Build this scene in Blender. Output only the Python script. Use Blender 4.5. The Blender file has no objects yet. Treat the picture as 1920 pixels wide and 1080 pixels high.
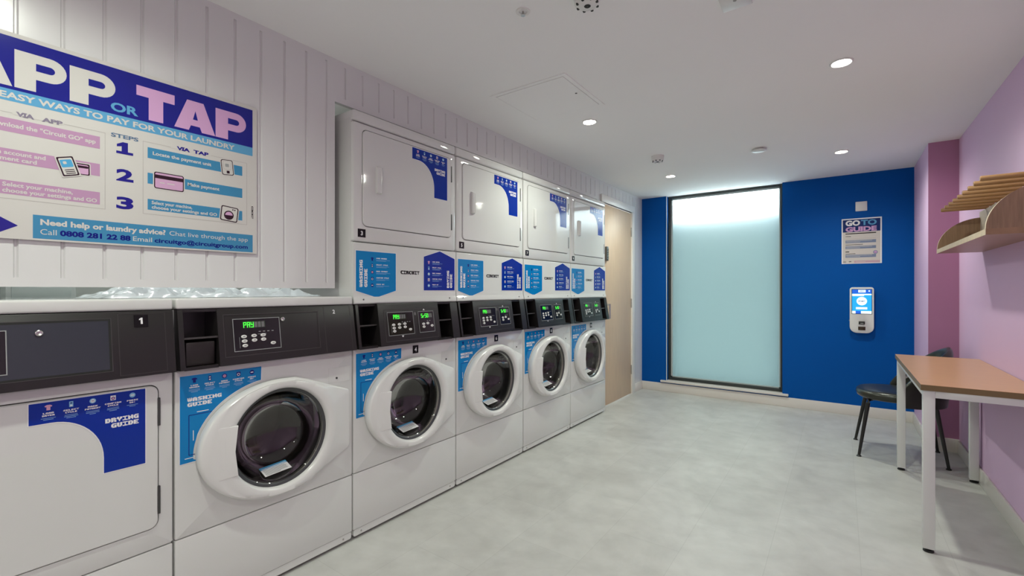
import bpy, bmesh, math, random
from mathutils import Vector, Matrix
SC = bpy.context.scene
COL = SC.collection
random.seed(7)
PI = math.pi

# ------------------------------------------------------------------ camera
cam_d = bpy.data.cameras.new('camera'); cam = bpy.data.objects.new('camera', cam_d); COL.objects.link(cam)
cam_d.sensor_width = 36; cam_d.lens = 36 * 861 / 1920; cam_d.shift_y = 5 / 1920; cam_d.clip_start = 0.02
cam.location = (0, 0, 1.137); cam.rotation_euler = (PI / 2, 0, math.radians(35.65))
SC.camera = cam
# ------------------------------------------------------------------ world, exposure
SC.view_settings.view_transform = 'Standard'; SC.view_settings.look = 'None'
SC.view_settings.exposure = 0.44; SC.view_settings.gamma = 1.0; SC.view_settings.use_curve_mapping = False
W = bpy.data.worlds.new('world'); SC.world = W; W.use_nodes = True
W.node_tree.nodes['Background'].inputs[0].default_value = (0.82, 0.96, 1.0, 1)
W.node_tree.nodes['Background'].inputs[1].default_value = 7.0
LAMP_POWER = 28.5
LAMP_COLOR = (0.92, 1.0, 0.865)
SC.cycles.max_bounces = 12; SC.cycles.diffuse_bounces = 8; SC.cycles.transparent_max_bounces = 16
SC.cycles.use_denoising = True
SC.cycles.sample_clamp_indirect = 4.0

# ------------------------------------------------------------------ materials
MATS = {}
def lin(c):
    return tuple(((v / 255) / 12.92 if v / 255 <= 0.04045 else ((v / 255 + 0.055) / 1.055) ** 2.4) for v in c)
def mat(name, col, rough=0.5, metal=0.0, emit=0.0, spec=0.5, coat=0.0, var=0.0, vscale=6.0, bump=0.0, bscale=80.0, stretch=None, ecol=None):
    if name in MATS: return MATS[name]
    m = bpy.data.materials.new(name); m.use_nodes = True; nt = m.node_tree; N = nt.nodes; L = nt.links
    b = N['Principled BSDF']
    b.inputs['Base Color'].default_value = (*col, 1); b.inputs['Roughness'].default_value = rough
    b.inputs['Metallic'].default_value = metal; b.inputs['Specular IOR Level'].default_value = spec
    b.inputs['Coat Weight'].default_value = coat; b.inputs['Coat Roughness'].default_value = 0.06
    if emit:
        b.inputs['Emission Color'].default_value = (*(ecol or col), 1); b.inputs['Emission Strength'].default_value = emit
    if var or bump:
        tc = N.new('ShaderNodeTexCoord'); mp = N.new('ShaderNodeMapping'); L.new(tc.outputs['Object'], mp.inputs[0])
        if stretch: mp.inputs['Scale'].default_value = stretch
    if var:
        n = N.new('ShaderNodeTexNoise'); n.inputs['Scale'].default_value = vscale; n.inputs['Detail'].default_value = 6
        L.new(mp.outputs[0], n.inputs['Vector'])
        r = N.new('ShaderNodeValToRGB'); r.color_ramp.elements[0].position = 0.3; r.color_ramp.elements[1].position = 0.7
        r.color_ramp.elements[0].color = (*[c * (1 - var) for c in col], 1); r.color_ramp.elements[1].color = (*[min(1, c * (1 + var)) for c in col], 1)
        L.new(n.outputs[0], r.inputs[0]); L.new(r.outputs[0], b.inputs['Base Color'])
    if bump:
        n2 = N.new('ShaderNodeTexNoise'); n2.inputs['Scale'].default_value = bscale; L.new(mp.outputs[0], n2.inputs['Vector'])
        bp = N.new('ShaderNodeBump'); bp.inputs['Strength'].default_value = bump; bp.inputs['Distance'].default_value = 0.002
        L.new(n2.outputs[0], bp.inputs['Height']); L.new(bp.outputs[0], b.inputs['Normal'])
    MATS[name] = m
    return m

ENAMEL = mat('white_enamel', (.67, .67, .655), .05, spec=.85, var=.012, vscale=3)
DOORWHITE = mat('white_door_plastic', (.72, .715, .70), .22)
BLACK = mat('charcoal_panel_plastic', (.0145, .0125, .0125), .33, bump=.05, bscale=400)
BLACKGLOSS = mat('black_display_glass', (.008, .007, .008), .1)
SMOKE = mat('smoked_window_plastic', (.03, .034, .046), .25)
RIDGE = mat('panel_ridge_plastic', (.05, .045, .045), .3)
GAP = mat('dark_gap_rubber', (.006, .006, .006), .7)
RUBBER = mat('black_rubber', (.012, .012, .012), .5)
GASKET = mat('grey_gasket_rubber', (.05, .052, .055), .35)
STEEL = mat('drum_steel', (.17, .148, .122), .28, metal=1.0, bump=.06, bscale=120)
CHROME = mat('satin_steel', (.55, .54, .52), .25, metal=1.0)
PANELW = mat('wall_panel_paint', (.69, .685, .685), .25, var=.015, vscale=1.5)
CEILM = mat('ceiling_paint', (.86, .855, .845), .8, var=.01, vscale=1.2)
TRIMW = mat('white_trim_paint', (.72, .68, .64), .3)
BLUEW = mat('blue_wall_paint', (.0002, .080, .345), .55, spec=.1, var=.02, vscale=3, bump=.04, bscale=250)
LILAC = mat('lavender_wall_paint', (.66, .45, .66), .5, spec=.3, var=.02, vscale=2, bump=.04, bscale=250)
PLUM = mat('plum_front_face', (.43, .20, .33), .5, spec=.25, var=.02, vscale=2, bump=.04, bscale=250)  # darker purple than the lavender, for the corner's front face only
SERVICE = mat('service_void_paint', (.52, .56, .53), .7)
WHITEP = mat('white_plastic', (.74, .73, .71), .35)
FRAMEM = mat('window_frame_metal', (.028, .036, .036), .4)
BEADM = mat('window_bead_metal', (.48, .53, .53), .35)
LEGW = mat('white_powder_coat', (.68, .68, .67), .35)
LEATHER = mat('black_green_leather', (.021, .022, .015), .28, bump=.25, bscale=160, var=.1, vscale=20)
BLACKMET = mat('black_metal', (.012, .011, .011), .35)
LAMIN = mat('oak_laminate', (.53, .295, .14), .28, var=.06, vscale=4, stretch=(2, 14, 2))
LAMEDGE = mat('laminate_edge', (.185, .12, .05), .45)
OAK = mat('oak_veneer', (.30, .19, .115), .4, var=.16, vscale=5, stretch=(26, 3, 2))
OAKDARK = mat('oak_veneer_bottom', (.31, .185, .105), .35, var=.14, vscale=5, stretch=(3, 22, 3))
OAKEDGE = mat('plywood_edge', (.55, .43, .30), .5, var=.08, vscale=30)
ROD = mat('beech_rod', (.36, .195, .085), .38, var=.08, vscale=8, stretch=(4, 30, 30))
DOORWOOD = mat('ash_door_veneer', (.60, .445, .31), .38, var=.05, vscale=5, stretch=(12, 12, 1.0))
LENS = mat('lamp_lens', (1, .93, .82), .4, emit=40.0)
TUBE = mat('tube_lens', (1, 1, .98), .4, emit=30.0)
PLASTIC = mat('plastic_sheet', (.78, .86, .88), .15, coat=.5)

def ink(name, col, rough=.12, emit=0.0):
    return mat('ink_' + name, col, rough, emit=emit, spec=.3)
INK = {
 'white': ink('white', (.80, .79, .80)), 'wash': ink('wash', (.004, .205, .52)), 'dry': ink('dry', (.001, .026, .30)),
 'navy': ink('navy', (.006, .012, .19)), 'black': ink('black', (.008, .007, .008)), 'pink': ink('pink', (.66, .36, .50)),
 'sky': ink('sky', (.24, .50, .72)), 'softblue': ink('softblue', (.09, .36, .62)), 'faint': ink('faint', (.25, .45, .72)),
 'board': ink('board', (.60, .58, .555), .12), 'violet': ink('violet', (.022, .018, .24)), 'headblue': ink('headblue', (.014, .016, .23)),
 'band': ink('band', (.11, .34, .57)), 'lilac': ink('lilac', (.62, .36, .60)), 'lilacbar': ink('lilacbar', (.47, .27, .43)),
 'bar': ink('bar', (.055, .24, .43)), 'greytext': ink('greytext', (.23, .20, .27)), 'steptext': ink('steptext', (.10, .17, .28)),
 'line': ink('line', (.42, .39, .38)), 'maroon': ink('maroon', (.035, .015, .025)), 'cardpink': ink('cardpink', (.60, .36, .55)),
 'grey': ink('grey', (.32, .33, .33)), 'postbar': ink('postbar', (.20, .24, .35)), 'cream': ink('cream', (.62, .57, .53)),
 'postpink': ink('postpink', (.55, .36, .42)), 'posthead': ink('posthead', (.012, .03, .14)),
 'green': mat('ink_led_green', (.06, .9, .05), .4, emit=.9), 'ghost': ink('ghost', (.16, .16, .16)),
 'scr_blue': mat('screen_blue', (.01, .10, .55), .3, emit=.6), 'scr_cyan': mat('screen_cyan', (.012, .30, .80), .3, emit=.72),
 'scr_white': mat('screen_white', (.75, .92, 1.0), .3, emit=.6), 'scr_dark': ink('scr_dark', (.01, .02, .03)),
}

def make_floor_mat():
    m = bpy.data.materials.new('vinyl_stone_tiles'); m.use_nodes = True; nt = m.node_tree; N = nt.nodes; L = nt.links; b = N['Principled BSDF']
    tc = N.new('ShaderNodeTexCoord'); mp = N.new('ShaderNodeMapping'); mp.inputs['Rotation'].default_value = (0, 0, PI / 2)
    # texture x runs along world y, texture y along world -x
    mp.inputs['Location'].default_value = (0, 0, 0)
    sep = N.new('ShaderNodeSeparateXYZ'); L.new(tc.outputs['Object'], sep.inputs[0])
    ax = N.new('ShaderNodeMath'); ax.operation = 'ADD'; ax.inputs[1].default_value = -2.05 + 6.35; L.new(sep.outputs['Y'], ax.inputs[0])
    ay = N.new('ShaderNodeMath'); ay.operation = 'ADD'; ay.inputs[1].default_value = .575 + 6.4; L.new(sep.outputs['X'], ay.inputs[0])
    cmb = N.new('ShaderNodeCombineXYZ'); L.new(ax.outputs[0], cmb.inputs[0]); L.new(ay.outputs[0], cmb.inputs[1])
    br = N.new('ShaderNodeTexBrick'); L.new(cmb.outputs[0], br.inputs['Vector'])
    br.inputs['Scale'].default_value = 1.0; br.inputs['Brick Width'].default_value = .635; br.inputs['Row Height'].default_value = .32
    br.inputs['Mortar Size'].default_value = .0011; br.inputs['Mortar Smooth'].default_value = .2; br.offset = .5
    br.inputs['Color1'].default_value = (.97, .97, .97, 1); br.inputs['Color2'].default_value = (1.03, 1.03, 1.03, 1); br.inputs['Mortar'].default_value = (.85, .85, .85, 1)
    n1 = N.new('ShaderNodeTexNoise'); n1.inputs['Scale'].default_value = 2.6; n1.inputs['Detail'].default_value = 8; n1.inputs['Roughness'].default_value = .62
    n1.inputs['Distortion'].default_value = .6
    L.new(tc.outputs['Object'], n1.inputs['Vector'])
    r = N.new('ShaderNodeValToRGB'); r.color_ramp.elements[0].position = .3; r.color_ramp.elements[1].position = .7
    r.color_ramp.elements[0].color = (.445, .435, .415, 1); r.color_ramp.elements[1].color = (.56, .555, .535, 1)
    L.new(n1.outputs[0], r.inputs[0])
    n2 = N.new('ShaderNodeTexNoise'); n2.inputs['Scale'].default_value = 9; n2.inputs['Detail'].default_value = 6; L.new(tc.outputs['Object'], n2.inputs['Vector'])
    r2 = N.new('ShaderNodeValToRGB'); r2.color_ramp.elements[0].position = .3; r2.color_ramp.elements[0].color = (.93, .93, .93, 1); r2.color_ramp.elements[1].color = (1.04, 1.04, 1.04, 1); r2.color_ramp.elements[1].position = .6
    L.new(n2.outputs[0], r2.inputs[0])
    m1 = N.new('ShaderNodeMix'); m1.data_type = 'RGBA'; m1.blend_type = 'MULTIPLY'; m1.inputs[0].default_value = 1
    L.new(r.outputs[0], m1.inputs[6]); L.new(br.outputs['Color'], m1.inputs[7])
    m2 = N.new('ShaderNodeMix'); m2.data_type = 'RGBA'; m2.blend_type = 'MULTIPLY'; m2.inputs[0].default_value = 1
    L.new(m1.outputs[2], m2.inputs[6]); L.new(r2.outputs[0], m2.inputs[7])
    L.new(m2.outputs[2], b.inputs['Base Color']); b.inputs['Roughness'].default_value = .42
    return m
FLOORM = make_floor_mat()

def make_glass():
    m = bpy.data.materials.new('door_bowl_glass'); m.use_nodes = True; nt = m.node_tree; N = nt.nodes; L = nt.links; N.remove(N['Principled BSDF'])
    t = N.new('ShaderNodeBsdfTransparent'); t.inputs[0].default_value = (.62, .60, .56, 1)
    g = N.new('ShaderNodeBsdfGlossy'); g.inputs['Roughness'].default_value = .03; g.inputs['Color'].default_value = (1, 1, 1, 1)
    f = N.new('ShaderNodeFresnel'); f.inputs[0].default_value = 1.5
    mx = N.new('ShaderNodeMixShader'); k = N.new('ShaderNodeMath'); k.operation = 'MULTIPLY_ADD'; k.inputs[1].default_value = .28; k.inputs[2].default_value = .06; L.new(f.outputs[0], k.inputs[0])
    L.new(k.outputs[0], mx.inputs[0]); L.new(t.outputs[0], mx.inputs[1]); L.new(g.outputs[0], mx.inputs[2])
    L.new(mx.outputs[0], N['Material Output'].inputs[0])
    return m
GLASS = make_glass()
def make_frosted(name, col, gloss):
    m = bpy.data.materials.new(name); m.use_nodes = True; nt = m.node_tree; N = nt.nodes; L = nt.links; N.remove(N['Principled BSDF'])
    t = N.new('ShaderNodeBsdfTranslucent'); t.inputs[0].default_value = (*col, 1)
    d = N.new('ShaderNodeBsdfDiffuse'); d.inputs[0].default_value = (.35, .37, .37, 1)
    a = N.new('ShaderNodeMixShader'); a.inputs[0].default_value = .12; L.new(t.outputs[0], a.inputs[1]); L.new(d.outputs[0], a.inputs[2])
    g = N.new('ShaderNodeBsdfGlossy'); g.inputs['Roughness'].default_value = .25
    f = N.new('ShaderNodeFresnel'); f.inputs[0].default_value = 1.35
    mx = N.new('ShaderNodeMixShader'); L.new(f.outputs[0], mx.inputs[0]); L.new(a.outputs[0], mx.inputs[1]); L.new(g.outputs[0], mx.inputs[2])
    L.new(mx.outputs[0], N['Material Output'].inputs[0])
    return m
FROST = make_frosted('frosted_glass', (.88, .93, .94), .1)
FROST2 = make_frosted('added_screen_tint', (.060, .077, .076), 0)  # tint of the added screen that dims the daylight

# ------------------------------------------------------------------ mesh helpers
class G:
    def __init__(s): s.v = []; s.f = []; s.m = []
    def add(s, vs, fs, mi=0):
        o = len(s.v); s.v += [tuple(v) for v in vs]
        for f in fs: s.f.append(tuple(i + o for i in f)); s.m.append(mi)
    def box(s, x0, x1, y0, y1, z0, z1, mi=0, bev=0.0, seg=2):
        if bev <= 0:
            vs = [(x, y, z) for x in (x0, x1) for y in (y0, y1) for z in (z0, z1)]
            s.add(vs, [(0, 1, 3, 2), (4, 6, 7, 5), (0, 4, 5, 1), (2, 3, 7, 6), (0, 2, 6, 4), (1, 5, 7, 3)], mi); return
        bm = bmesh.new(); bmesh.ops.create_cube(bm, size=1)
        for v in bm.verts: v.co = Vector(((x0 + x1) / 2 + v.co.x * (x1 - x0), (y0 + y1) / 2 + v.co.y * (y1 - y0), (z0 + z1) / 2 + v.co.z * (z1 - z0)))
        bmesh.ops.bevel(bm, geom=list(bm.edges), offset=bev, segments=seg, affect='EDGES', profile=.5)
        bm.verts.index_update()
        s.add([v.co for v in bm.verts], [[v.index for v in f.verts] for f in bm.faces], mi); bm.free()
    def loft(s, loops, mi=0, closed=True, cap0=False, cap1=False):
        n = len(loops[0]); o = len(s.v)
        for l in loops: s.v += [tuple(p) for p in l]
        for k in range(len(loops) - 1):
            for i in range(n if closed else n - 1):
                j = (i + 1) % n
                s.f.append((o + k * n + i, o + k * n + j, o + (k + 1) * n + j, o + (k + 1) * n + i)); s.m.append(mi)
        if cap0: s.f.append(tuple(o + i for i in reversed(range(n)))); s.m.append(mi)
        if cap1: s.f.append(tuple(o + (len(loops) - 1) * n + i for i in range(n))); s.m.append(mi)
    def prism(s, poly, fn, w0, w1, mi=0, mside=None):
        n = len(poly); a = [fn(u, v, w0) for u, v in poly]; b = [fn(u, v, w1) for u, v in poly]
        s.add(a + b, [tuple(reversed(range(n))), tuple(range(n, 2 * n))], mi)
        s.add(a + b, [(i, (i + 1) % n, n + (i + 1) % n, n + i) for i in range(n)], mi if mside is None else mside)
    def tube(s, pts, rad, n=12, mi=0):
        pts = [Vector(p) for p in pts]; rr = rad if isinstance(rad, (list, tuple)) else [rad] * len(pts); loops = []
        for k, p in enumerate(pts):
            d = (pts[min(k + 1, len(pts) - 1)] - pts[max(k - 1, 0)]).normalized()
            a = d.cross(Vector((0, 0, 1)) if abs(d.z) < .9 else Vector((1, 0, 0))).normalized(); b = d.cross(a)
            loops.append([p + (a * math.cos(2 * PI * i / n) + b * math.sin(2 * PI * i / n)) * rr[k] for i in range(n)])
        s.loft(loops, mi, True, True, True)
    def lathe(s, prof, fn, n=32, mi=0, cap0=False, cap1=False):
        # prof (h, r); fn(h, a, b) -> xyz with a, b across
        s.loft([[fn(h, r * math.cos(2 * PI * i / n), r * math.sin(2 * PI * i / n)) for i in range(n)] for h, r in prof], mi, True, cap0, cap1)
    def build(s, name, mats, parent=None, angle=35, smooth=True, loc=None, recalc=True):
        me = bpy.data.meshes.new(name); me.from_pydata(s.v, [], s.f)
        if not isinstance(mats, (list, tuple)): mats = [mats]
        for m in mats: me.materials.append(m)
        me.polygons.foreach_set('material_index', s.m)
        if recalc:
            bm = bmesh.new(); bm.from_mesh(me); bmesh.ops.remove_doubles(bm, verts=bm.verts, dist=1e-6)
            bmesh.ops.recalc_face_normals(bm, faces=bm.faces); bm.to_mesh(me); bm.free()
        if smooth:
            me.shade_smooth(); me.set_sharp_from_angle(angle=math.radians(angle))
        me.update()
        o = bpy.data.objects.new(name, me); COL.objects.link(o)
        if parent is not None: o.parent = parent
        if loc is not None: o.location = loc
        return o

def tag(o, label, cat, group=None):
    o['label'] = label; o['category'] = cat
    if group: o['group'] = group
    return o
def struct(o): o['kind'] = 'structure'; return o
def thing(name, loc, label, cat, group=None):
    o = bpy.data.objects.new(name, None); o.empty_display_size = .1; COL.objects.link(o); o.location = loc
    return tag(o, label, cat, group)
def copy_tree(o, parent=None, skip=()):
    c = o.copy(); COL.objects.link(c)
    if parent is not None: c.parent = parent
    for ch in list(o.children):
        if ch.name.split('.')[0] not in skip: copy_tree(ch, c, skip)
    return c

def rrect(u0, v0, u1, v1, r, n=5):
    out = []
    for cx, cy, a0 in ((u1 - r, v1 - r, 0), (u0 + r, v1 - r, 90), (u0 + r, v0 + r, 180), (u1 - r, v0 + r, 270)):
        for i in range(n + 1):
            a = math.radians(a0 + 90 * i / n); out.append((cx + r * math.cos(a), cy + r * math.sin(a)))
    return out
def circle(cu, cv, r, n=48, b=None):
    b = r if b is None else b
    return [(cu + r * math.cos(2 * PI * i / n), cv + b * math.sin(2 * PI * i / n)) for i in range(n)]
def polar(poly, c, angs):
    res = []
    for a in angs:
        dx, dy = math.cos(a), math.sin(a); best = None
        for i in range(len(poly)):
            x1, y1 = poly[i][0] - c[0], poly[i][1] - c[1]; x2, y2 = poly[(i + 1) % len(poly)][0] - c[0], poly[(i + 1) % len(poly)][1] - c[1]
            ex, ey = x2 - x1, y2 - y1; den = dx * ey - dy * ex
            if abs(den) < 1e-12: continue
            t = (x1 * ey - y1 * ex) / den; q = (x1 * dy - y1 * dx) / den
            if t > 0 and -1e-6 <= q <= 1 + 1e-6 and (best is None or t > best): best = t
        res.append((c[0] + dx * best, c[1] + dy * best))
    return res
def angles_of(c, *polys):
    s = set()
    for p in polys:
        for u, v in p: s.add(round(math.atan2(v - c[1], u - c[0]) % (2 * PI), 5))
    return sorted(s)

# ------------------------------------------------------------------ flat print (stickers, signs, screens)
_TX = {}
def text_tris(s, bold):
    k = (s, bold)
    if k not in _TX:
        cu = bpy.data.curves.new('t', 'FONT'); cu.body = s; cu.size = 1; cu.offset = bold; cu.resolution_u = 3
        cu.fill_mode = 'FRONT'
        ob = bpy.data.objects.new('t', cu); COL.objects.link(ob)
        dg = bpy.context.evaluated_depsgraph_get(); ev = ob.evaluated_get(dg); me = ev.to_mesh()
        vs = [(v.co.x, v.co.y) for v in me.vertices]; fs = [tuple(p.vertices) for p in me.polygons]
        ev.to_mesh_clear(); bpy.data.objects.remove(ob); bpy.data.curves.remove(cu)
        x0 = min(v[0] for v in vs); x1 = max(v[0] for v in vs)
        _TX[k] = ([(v[0] - x0, v[1]) for v in vs], fs, x1 - x0)
    return _TX[k]
BLK = {
 'A': '01110 11011 11111 11011 11011', 'C': '01111 11000 11000 11000 01111', 'D': '11110 11011 11011 11011 11110',
 'E': '11111 11000 11110 11000 11111', 'F': '11111 11000 11110 11000 11000', 'G': '01111 11000 11011 11011 01111',
 'H': '11011 11011 11111 11011 11011', 'I': '11111 00100 00100 00100 11111', 'K': '11011 11010 11100 11010 11011',
 'L': '11000 11000 11000 11000 11111', 'M': '11011 11111 11111 10101 10101', 'N': '10011 11011 11111 11011 11001',
 'O': '01110 11011 11011 11011 01110', 'P': '11110 11011 11110 11000 11000', 'R': '11110 11011 11110 11011 11011',
 'S': '01111 11000 01110 00011 11110', 'T': '11111 00100 00100 00100 00100', 'U': '11011 11011 11011 11011 01110',
 'V': '11011 11011 11011 01110 00100', 'W': '10101 10101 11111 11111 01010', 'Y': '11011 11011 01110 00100 00100', '!': '00100 00100 00100 00000 00100', ' ': '00000 00000 00000 00000 00000',
}
class Flat:
    def __init__(s, O, U, V, off=0.0):
        s.O = Vector(O); s.U = Vector(U).normalized(); s.V = Vector(V).normalized(); s.N = s.U.cross(s.V); s.g = G(); s.mats = []; s.off = off
    def mi(s, c):
        m = INK[c] if isinstance(c, str) else c
        if m not in s.mats: s.mats.append(m)
        return s.mats.index(m)
    def P(s, u, v, h): return s.O + s.U * u + s.V * v + s.N * (s.off + h)
    def base(s, pts, c, thick=.0006):
        s.g.prism(pts, lambda u, v, w: s.P(u, v, w), 0, thick, s.mi(c)); s.off += thick
    def poly(s, pts, c, layer=1): s.g.add([s.P(u, v, layer * .00022) for u, v in pts], [tuple(range(len(pts)))], s.mi(c))
    def rect(s, u0, v0, u1, v1, c, layer=1): s.poly([(u0, v0), (u1, v0), (u1, v1), (u0, v1)], c, layer)
    def circ(s, cu, cv, r, c, layer=1, b=None, n=20): s.poly(circle(cu, cv, r, n, b), c, layer)
    def outline(s, pts, w, c, layer=1):
        n = len(pts); ins = []
        for i in range(n):
            p0 = Vector(pts[i - 1]); p1 = Vector(pts[i]); p2 = Vector(pts[(i + 1) % n])
            d1 = (p1 - p0).normalized(); d2 = (p2 - p1).normalized(); nn = Vector((-d1.y - d2.y, d1.x + d2.x))
            nn = nn / max(1e-6, nn.length); k = w / max(.3, nn.dot(Vector((-d1.y, d1.x)))); ins.append(p1 + nn * k)
        a = [s.P(u, v, layer * .00022) for u, v in pts] + [s.P(p.x, p.y, layer * .00022) for p in ins]
        s.g.add(a, [(i, (i + 1) % n, n + (i + 1) % n, n + i) for i in range(n)], s.mi(c))
    def line(s, pts, w, c, layer=1):
        for (a, b), (d, e) in zip(pts, pts[1:]):
            x = Vector((d - a, e - b)); L = x.length; x /= L; nn = Vector((-x.y, x.x)) * w / 2
            s.poly([(a - nn.x, b - nn.y), (d - nn.x, e - nn.y), (d + nn.x, e + nn.y), (a + nn.x, b + nn.y)], c, layer)
    def xf(s, u, v, rot):
        if not rot: return lambda a, b: (u + a, v + b)
        ca, sa = math.cos(rot), math.sin(rot)
        return lambda a, b: (u + a * ca - b * sa, v + a * sa + b * ca)
    def text(s, t, u, v, h, c, w=None, align='L', bold=.0, layer=2, rot=0):
        vs, fs, tw = text_tris(t, bold); sy = h / .73; sx = (w / tw) if w else sy; W_ = tw * sx
        o = 0 if align == 'L' else (-W_ / 2 if align == 'C' else -W_); f = s.xf(u, v, rot)
        s.g.add([s.P(*f(o + x * sx, y * sy), layer * .00022) for x, y in vs], fs, s.mi(c)); return W_
    def block(s, t, u, v, h, c, w, align='L', layer=2, rot=0, thick=.12):
        n = len(t); cw = w / (n * 5 + (n - 1) * .7); ch = h / 5
        o = 0 if align == 'L' else (-w / 2 if align == 'C' else -w); f = s.xf(u, v, rot)
        for i, ch_ in enumerate(t):
            for r, row in enumerate(BLK[ch_].split()):
                k = 0
                while k < 5:
                    if row[k] == '1':
                        e = k
                        while e < 5 and row[e] == '1': e += 1
                        x0 = o + (i * 5.7 + k - thick) * cw; x1 = o + (i * 5.7 + e + thick) * cw; y0 = (4 - r - thick) * ch; y1 = (5 - r + thick) * ch
                        s.g.add([s.P(*f(a, b), (layer + .3 * (r % 2)) * .00022) for a, b in ((x0, y0), (x1, y0), (x1, y1), (x0, y1))], [(0, 1, 2, 3)], s.mi(c)); k = e
                    else: k += 1
    def bars(s, u0, u1, v, n, pitch, hgt, c, align='C', seed=0, layer=2):
        rr = random.Random(seed)
        for i in range(n):
            w = (u1 - u0) * (1 if i < n - 1 else rr.uniform(.5, .8)) * rr.uniform(.9, 1)
            a = (u0 + u1) / 2 - w / 2 if align == 'C' else u0
            s.rect(a, v - i * pitch, a + w, v - i * pitch + hgt, c, layer)
    def seg7(s, pat, u, v, w, h, c, layer=2):
        t = h * .13
        R = {'a': (0, h - t, w, h), 'd': (0, 0, w, t), 'g': (0, h / 2 - t / 2, w, h / 2 + t / 2), 'f': (0, h / 2, t, h), 'b': (w - t, h / 2, w, h), 'e': (0, 0, t, h / 2), 'c': (w - t, 0, w, h / 2)}
        for k in pat: a, b, d, e = R[k]; s.rect(u + a, v + b, u + d, v + e, c, layer)
    def build(s, name, parent=None):
        return s.g.build(name, s.mats, parent, smooth=False, recalc=False)

# =================================================================== setting
XW = -1.885; XR = .671; YB = 5.22; ZC = 2.20; YF = -2.6
g = G(); g.box(-2.8, .80, YF - .1, 5.5, -.06, 0); struct(g.build('floor', FLOORM, smooth=False))
g = G(); g.box(-2.8, .80, YF - .1, YB + .112, ZC, ZC + .06); struct(g.build('ceiling', CEILM, smooth=False))

def grooved(g, y0, y1, z0, z1, gz0, gz1, first, pitch=.0958, d=.0055):
    ys = [first + pitch * k for k in range(-40, 80) if y0 + .012 < first + pitch * k < y1 - .012]
    g.box(XW - .022, XW - d - .001, y0, y1, z0, z1)
    g.box(XW - d - .001, XW, y0, y1, gz1, z1); g.box(XW - d - .001, XW, y0, y1, z0, gz0)
    cur = y0
    for y in ys + [None]:
        e = y1 if y is None else y - .0055
        g.box(XW - d - .001, XW, cur, e, gz0, gz1)
        if y is not None:
            pts = [(y - .0055, 0), (y - .002, -d), (y + .002, -d), (y + .0055, 0)]
            g.loft([[(XW + b, a, gz0) for a, b in pts], [(XW + b, a, gz1) for a, b in pts]], closed=False)
            cur = y + .0055
g = G()
grooved(g, YF, 1.236, 1.148, ZC, 1.174, 2.175, .236)
grooved(g, 1.236, 4.02, 2.004, ZC, 2.03, 2.175, .236)
grooved(g, 4.02, YB, 2.06, ZC, 2.075, 2.175, .236)
g.box(XW - .022, XW, 4.02, 4.125, 0, 2.06); g.box(XW - .022, XW, 4.88, YB, 0, 2.06)
g.box(XW - .022, XW, 4.125, 4.88, 1.99, 2.06)
g.box(XW - .12, XW - .022, 4.02, 4.10, 0, ZC); g.box(XW - .022, XW, YF, -.12, 0, 1.148)
g.box(-2.72, XW - .02, -.14, -.12, 0, ZC); g.box(-2.72, XW - .1, 4.015, 4.035, 0, ZC)
g.box(-2.40, XW - .022, 1.226, 1.236, 1.148, ZC)
struct(g.build('wall_left', PANELW, smooth=False))
g = G(); g.box(-2.76, -2.70, -.2, 4.2, 0, ZC); struct(g.build('wall_service', SERVICE, smooth=False))

# back wall with the tall window opening
WX0, WX1, WZ0 = -1.60, -.472, .128
g = G()
g.box(XW - .05, WX0, YB, YB + .2, 0, ZC); g.box(WX1, XR + .03, YB, YB + .2, 0, ZC); g.box(WX0, WX1, YB, YB + .2, 0, WZ0 - .024)
struct(g.build('wall_back', BLUEW, smooth=False))
g = G(); g.box(XR, XR + .1, YF, YB + .2, 0, ZC); struct(g.build('wall_right', LILAC, smooth=False))
PX, PY = .509, 4.44
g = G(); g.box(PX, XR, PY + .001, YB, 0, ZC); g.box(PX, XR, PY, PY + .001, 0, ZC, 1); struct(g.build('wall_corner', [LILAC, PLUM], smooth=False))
g = G(); g.box(XW - .05, XR + .1, YF - .1, YF, 0, ZC); struct(g.build('wall_front', PANELW, smooth=False))

def skirt(name, boxes):
    g = G()
    for b in boxes:
        x0, x1, y0, y1 = b; g.box(x0, x1, y0, y1, 0, .094, bev=.0025)
    return struct(g.build(name, TRIMW))
skirt('baseboard_back', [(XW, PX - .002, YB - .012, YB)])
skirt('baseboard_right', [(XR - .012, XR, YF, PY - .012), (PX - .012, XR, PY - .012, PY), (PX - .012, PX, PY - .012, YB - .012)])
skirt('baseboard_left', [(XW, XW + .012, 4.95, YB - .012)])

# window: frame, bead, pane, added light-shaping screen, sill
YG = 5.275
g = G(); fw = .026; fr_ = .022
g.box(WX0, WX0 + fw, YG, YG + .07, WZ0, ZC, bev=.003); g.box(WX1 - fr_, WX1, YG, YG + .07, WZ0, ZC, bev=.003)
g.box(WX0 + fw, WX1 - fr_, YG, YG + .07, ZC - .028, ZC, bev=.003); g.box(WX0 + fw, WX1 - fr_, YG, YG + .07, WZ0, WZ0 + .032, bev=.003)
win = struct(g.build('window_1', FRAMEM))
g = G(); a0, a1, b0, b1 = WX0 + fw, WX1 - fr_, WZ0 + .032, ZC - .028
for x0, x1, z0, z1 in ((a0, a0 + .016, b0, b1), (a1 - .012, a1, b0, b1), (a0, a1, b0, b0 + .010), (a0, a1, b1 - .010, b1)): g.box(x0, x1, YG + .022, YG + .045, z0, z1)
g.build('glazing_bead', BEADM, win)
g = G(); g.box(WX0 - .004, WX0 + .002, YB - .002, YB + .006, WZ0, ZC); g.build('corner_highlight', WHITEP, win, smooth=False)  # white strip stands in for the window's glint on the reveal corner
def sheet(x0, x1, y0, y1, z0, z1):
    g = G(); g.box(x0, x1, y0, y1, z0, z1, 1); g.m[2] = 0; return g
CLEAR = bpy.data.materials.new('clear_glass'); CLEAR.use_nodes = True
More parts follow.
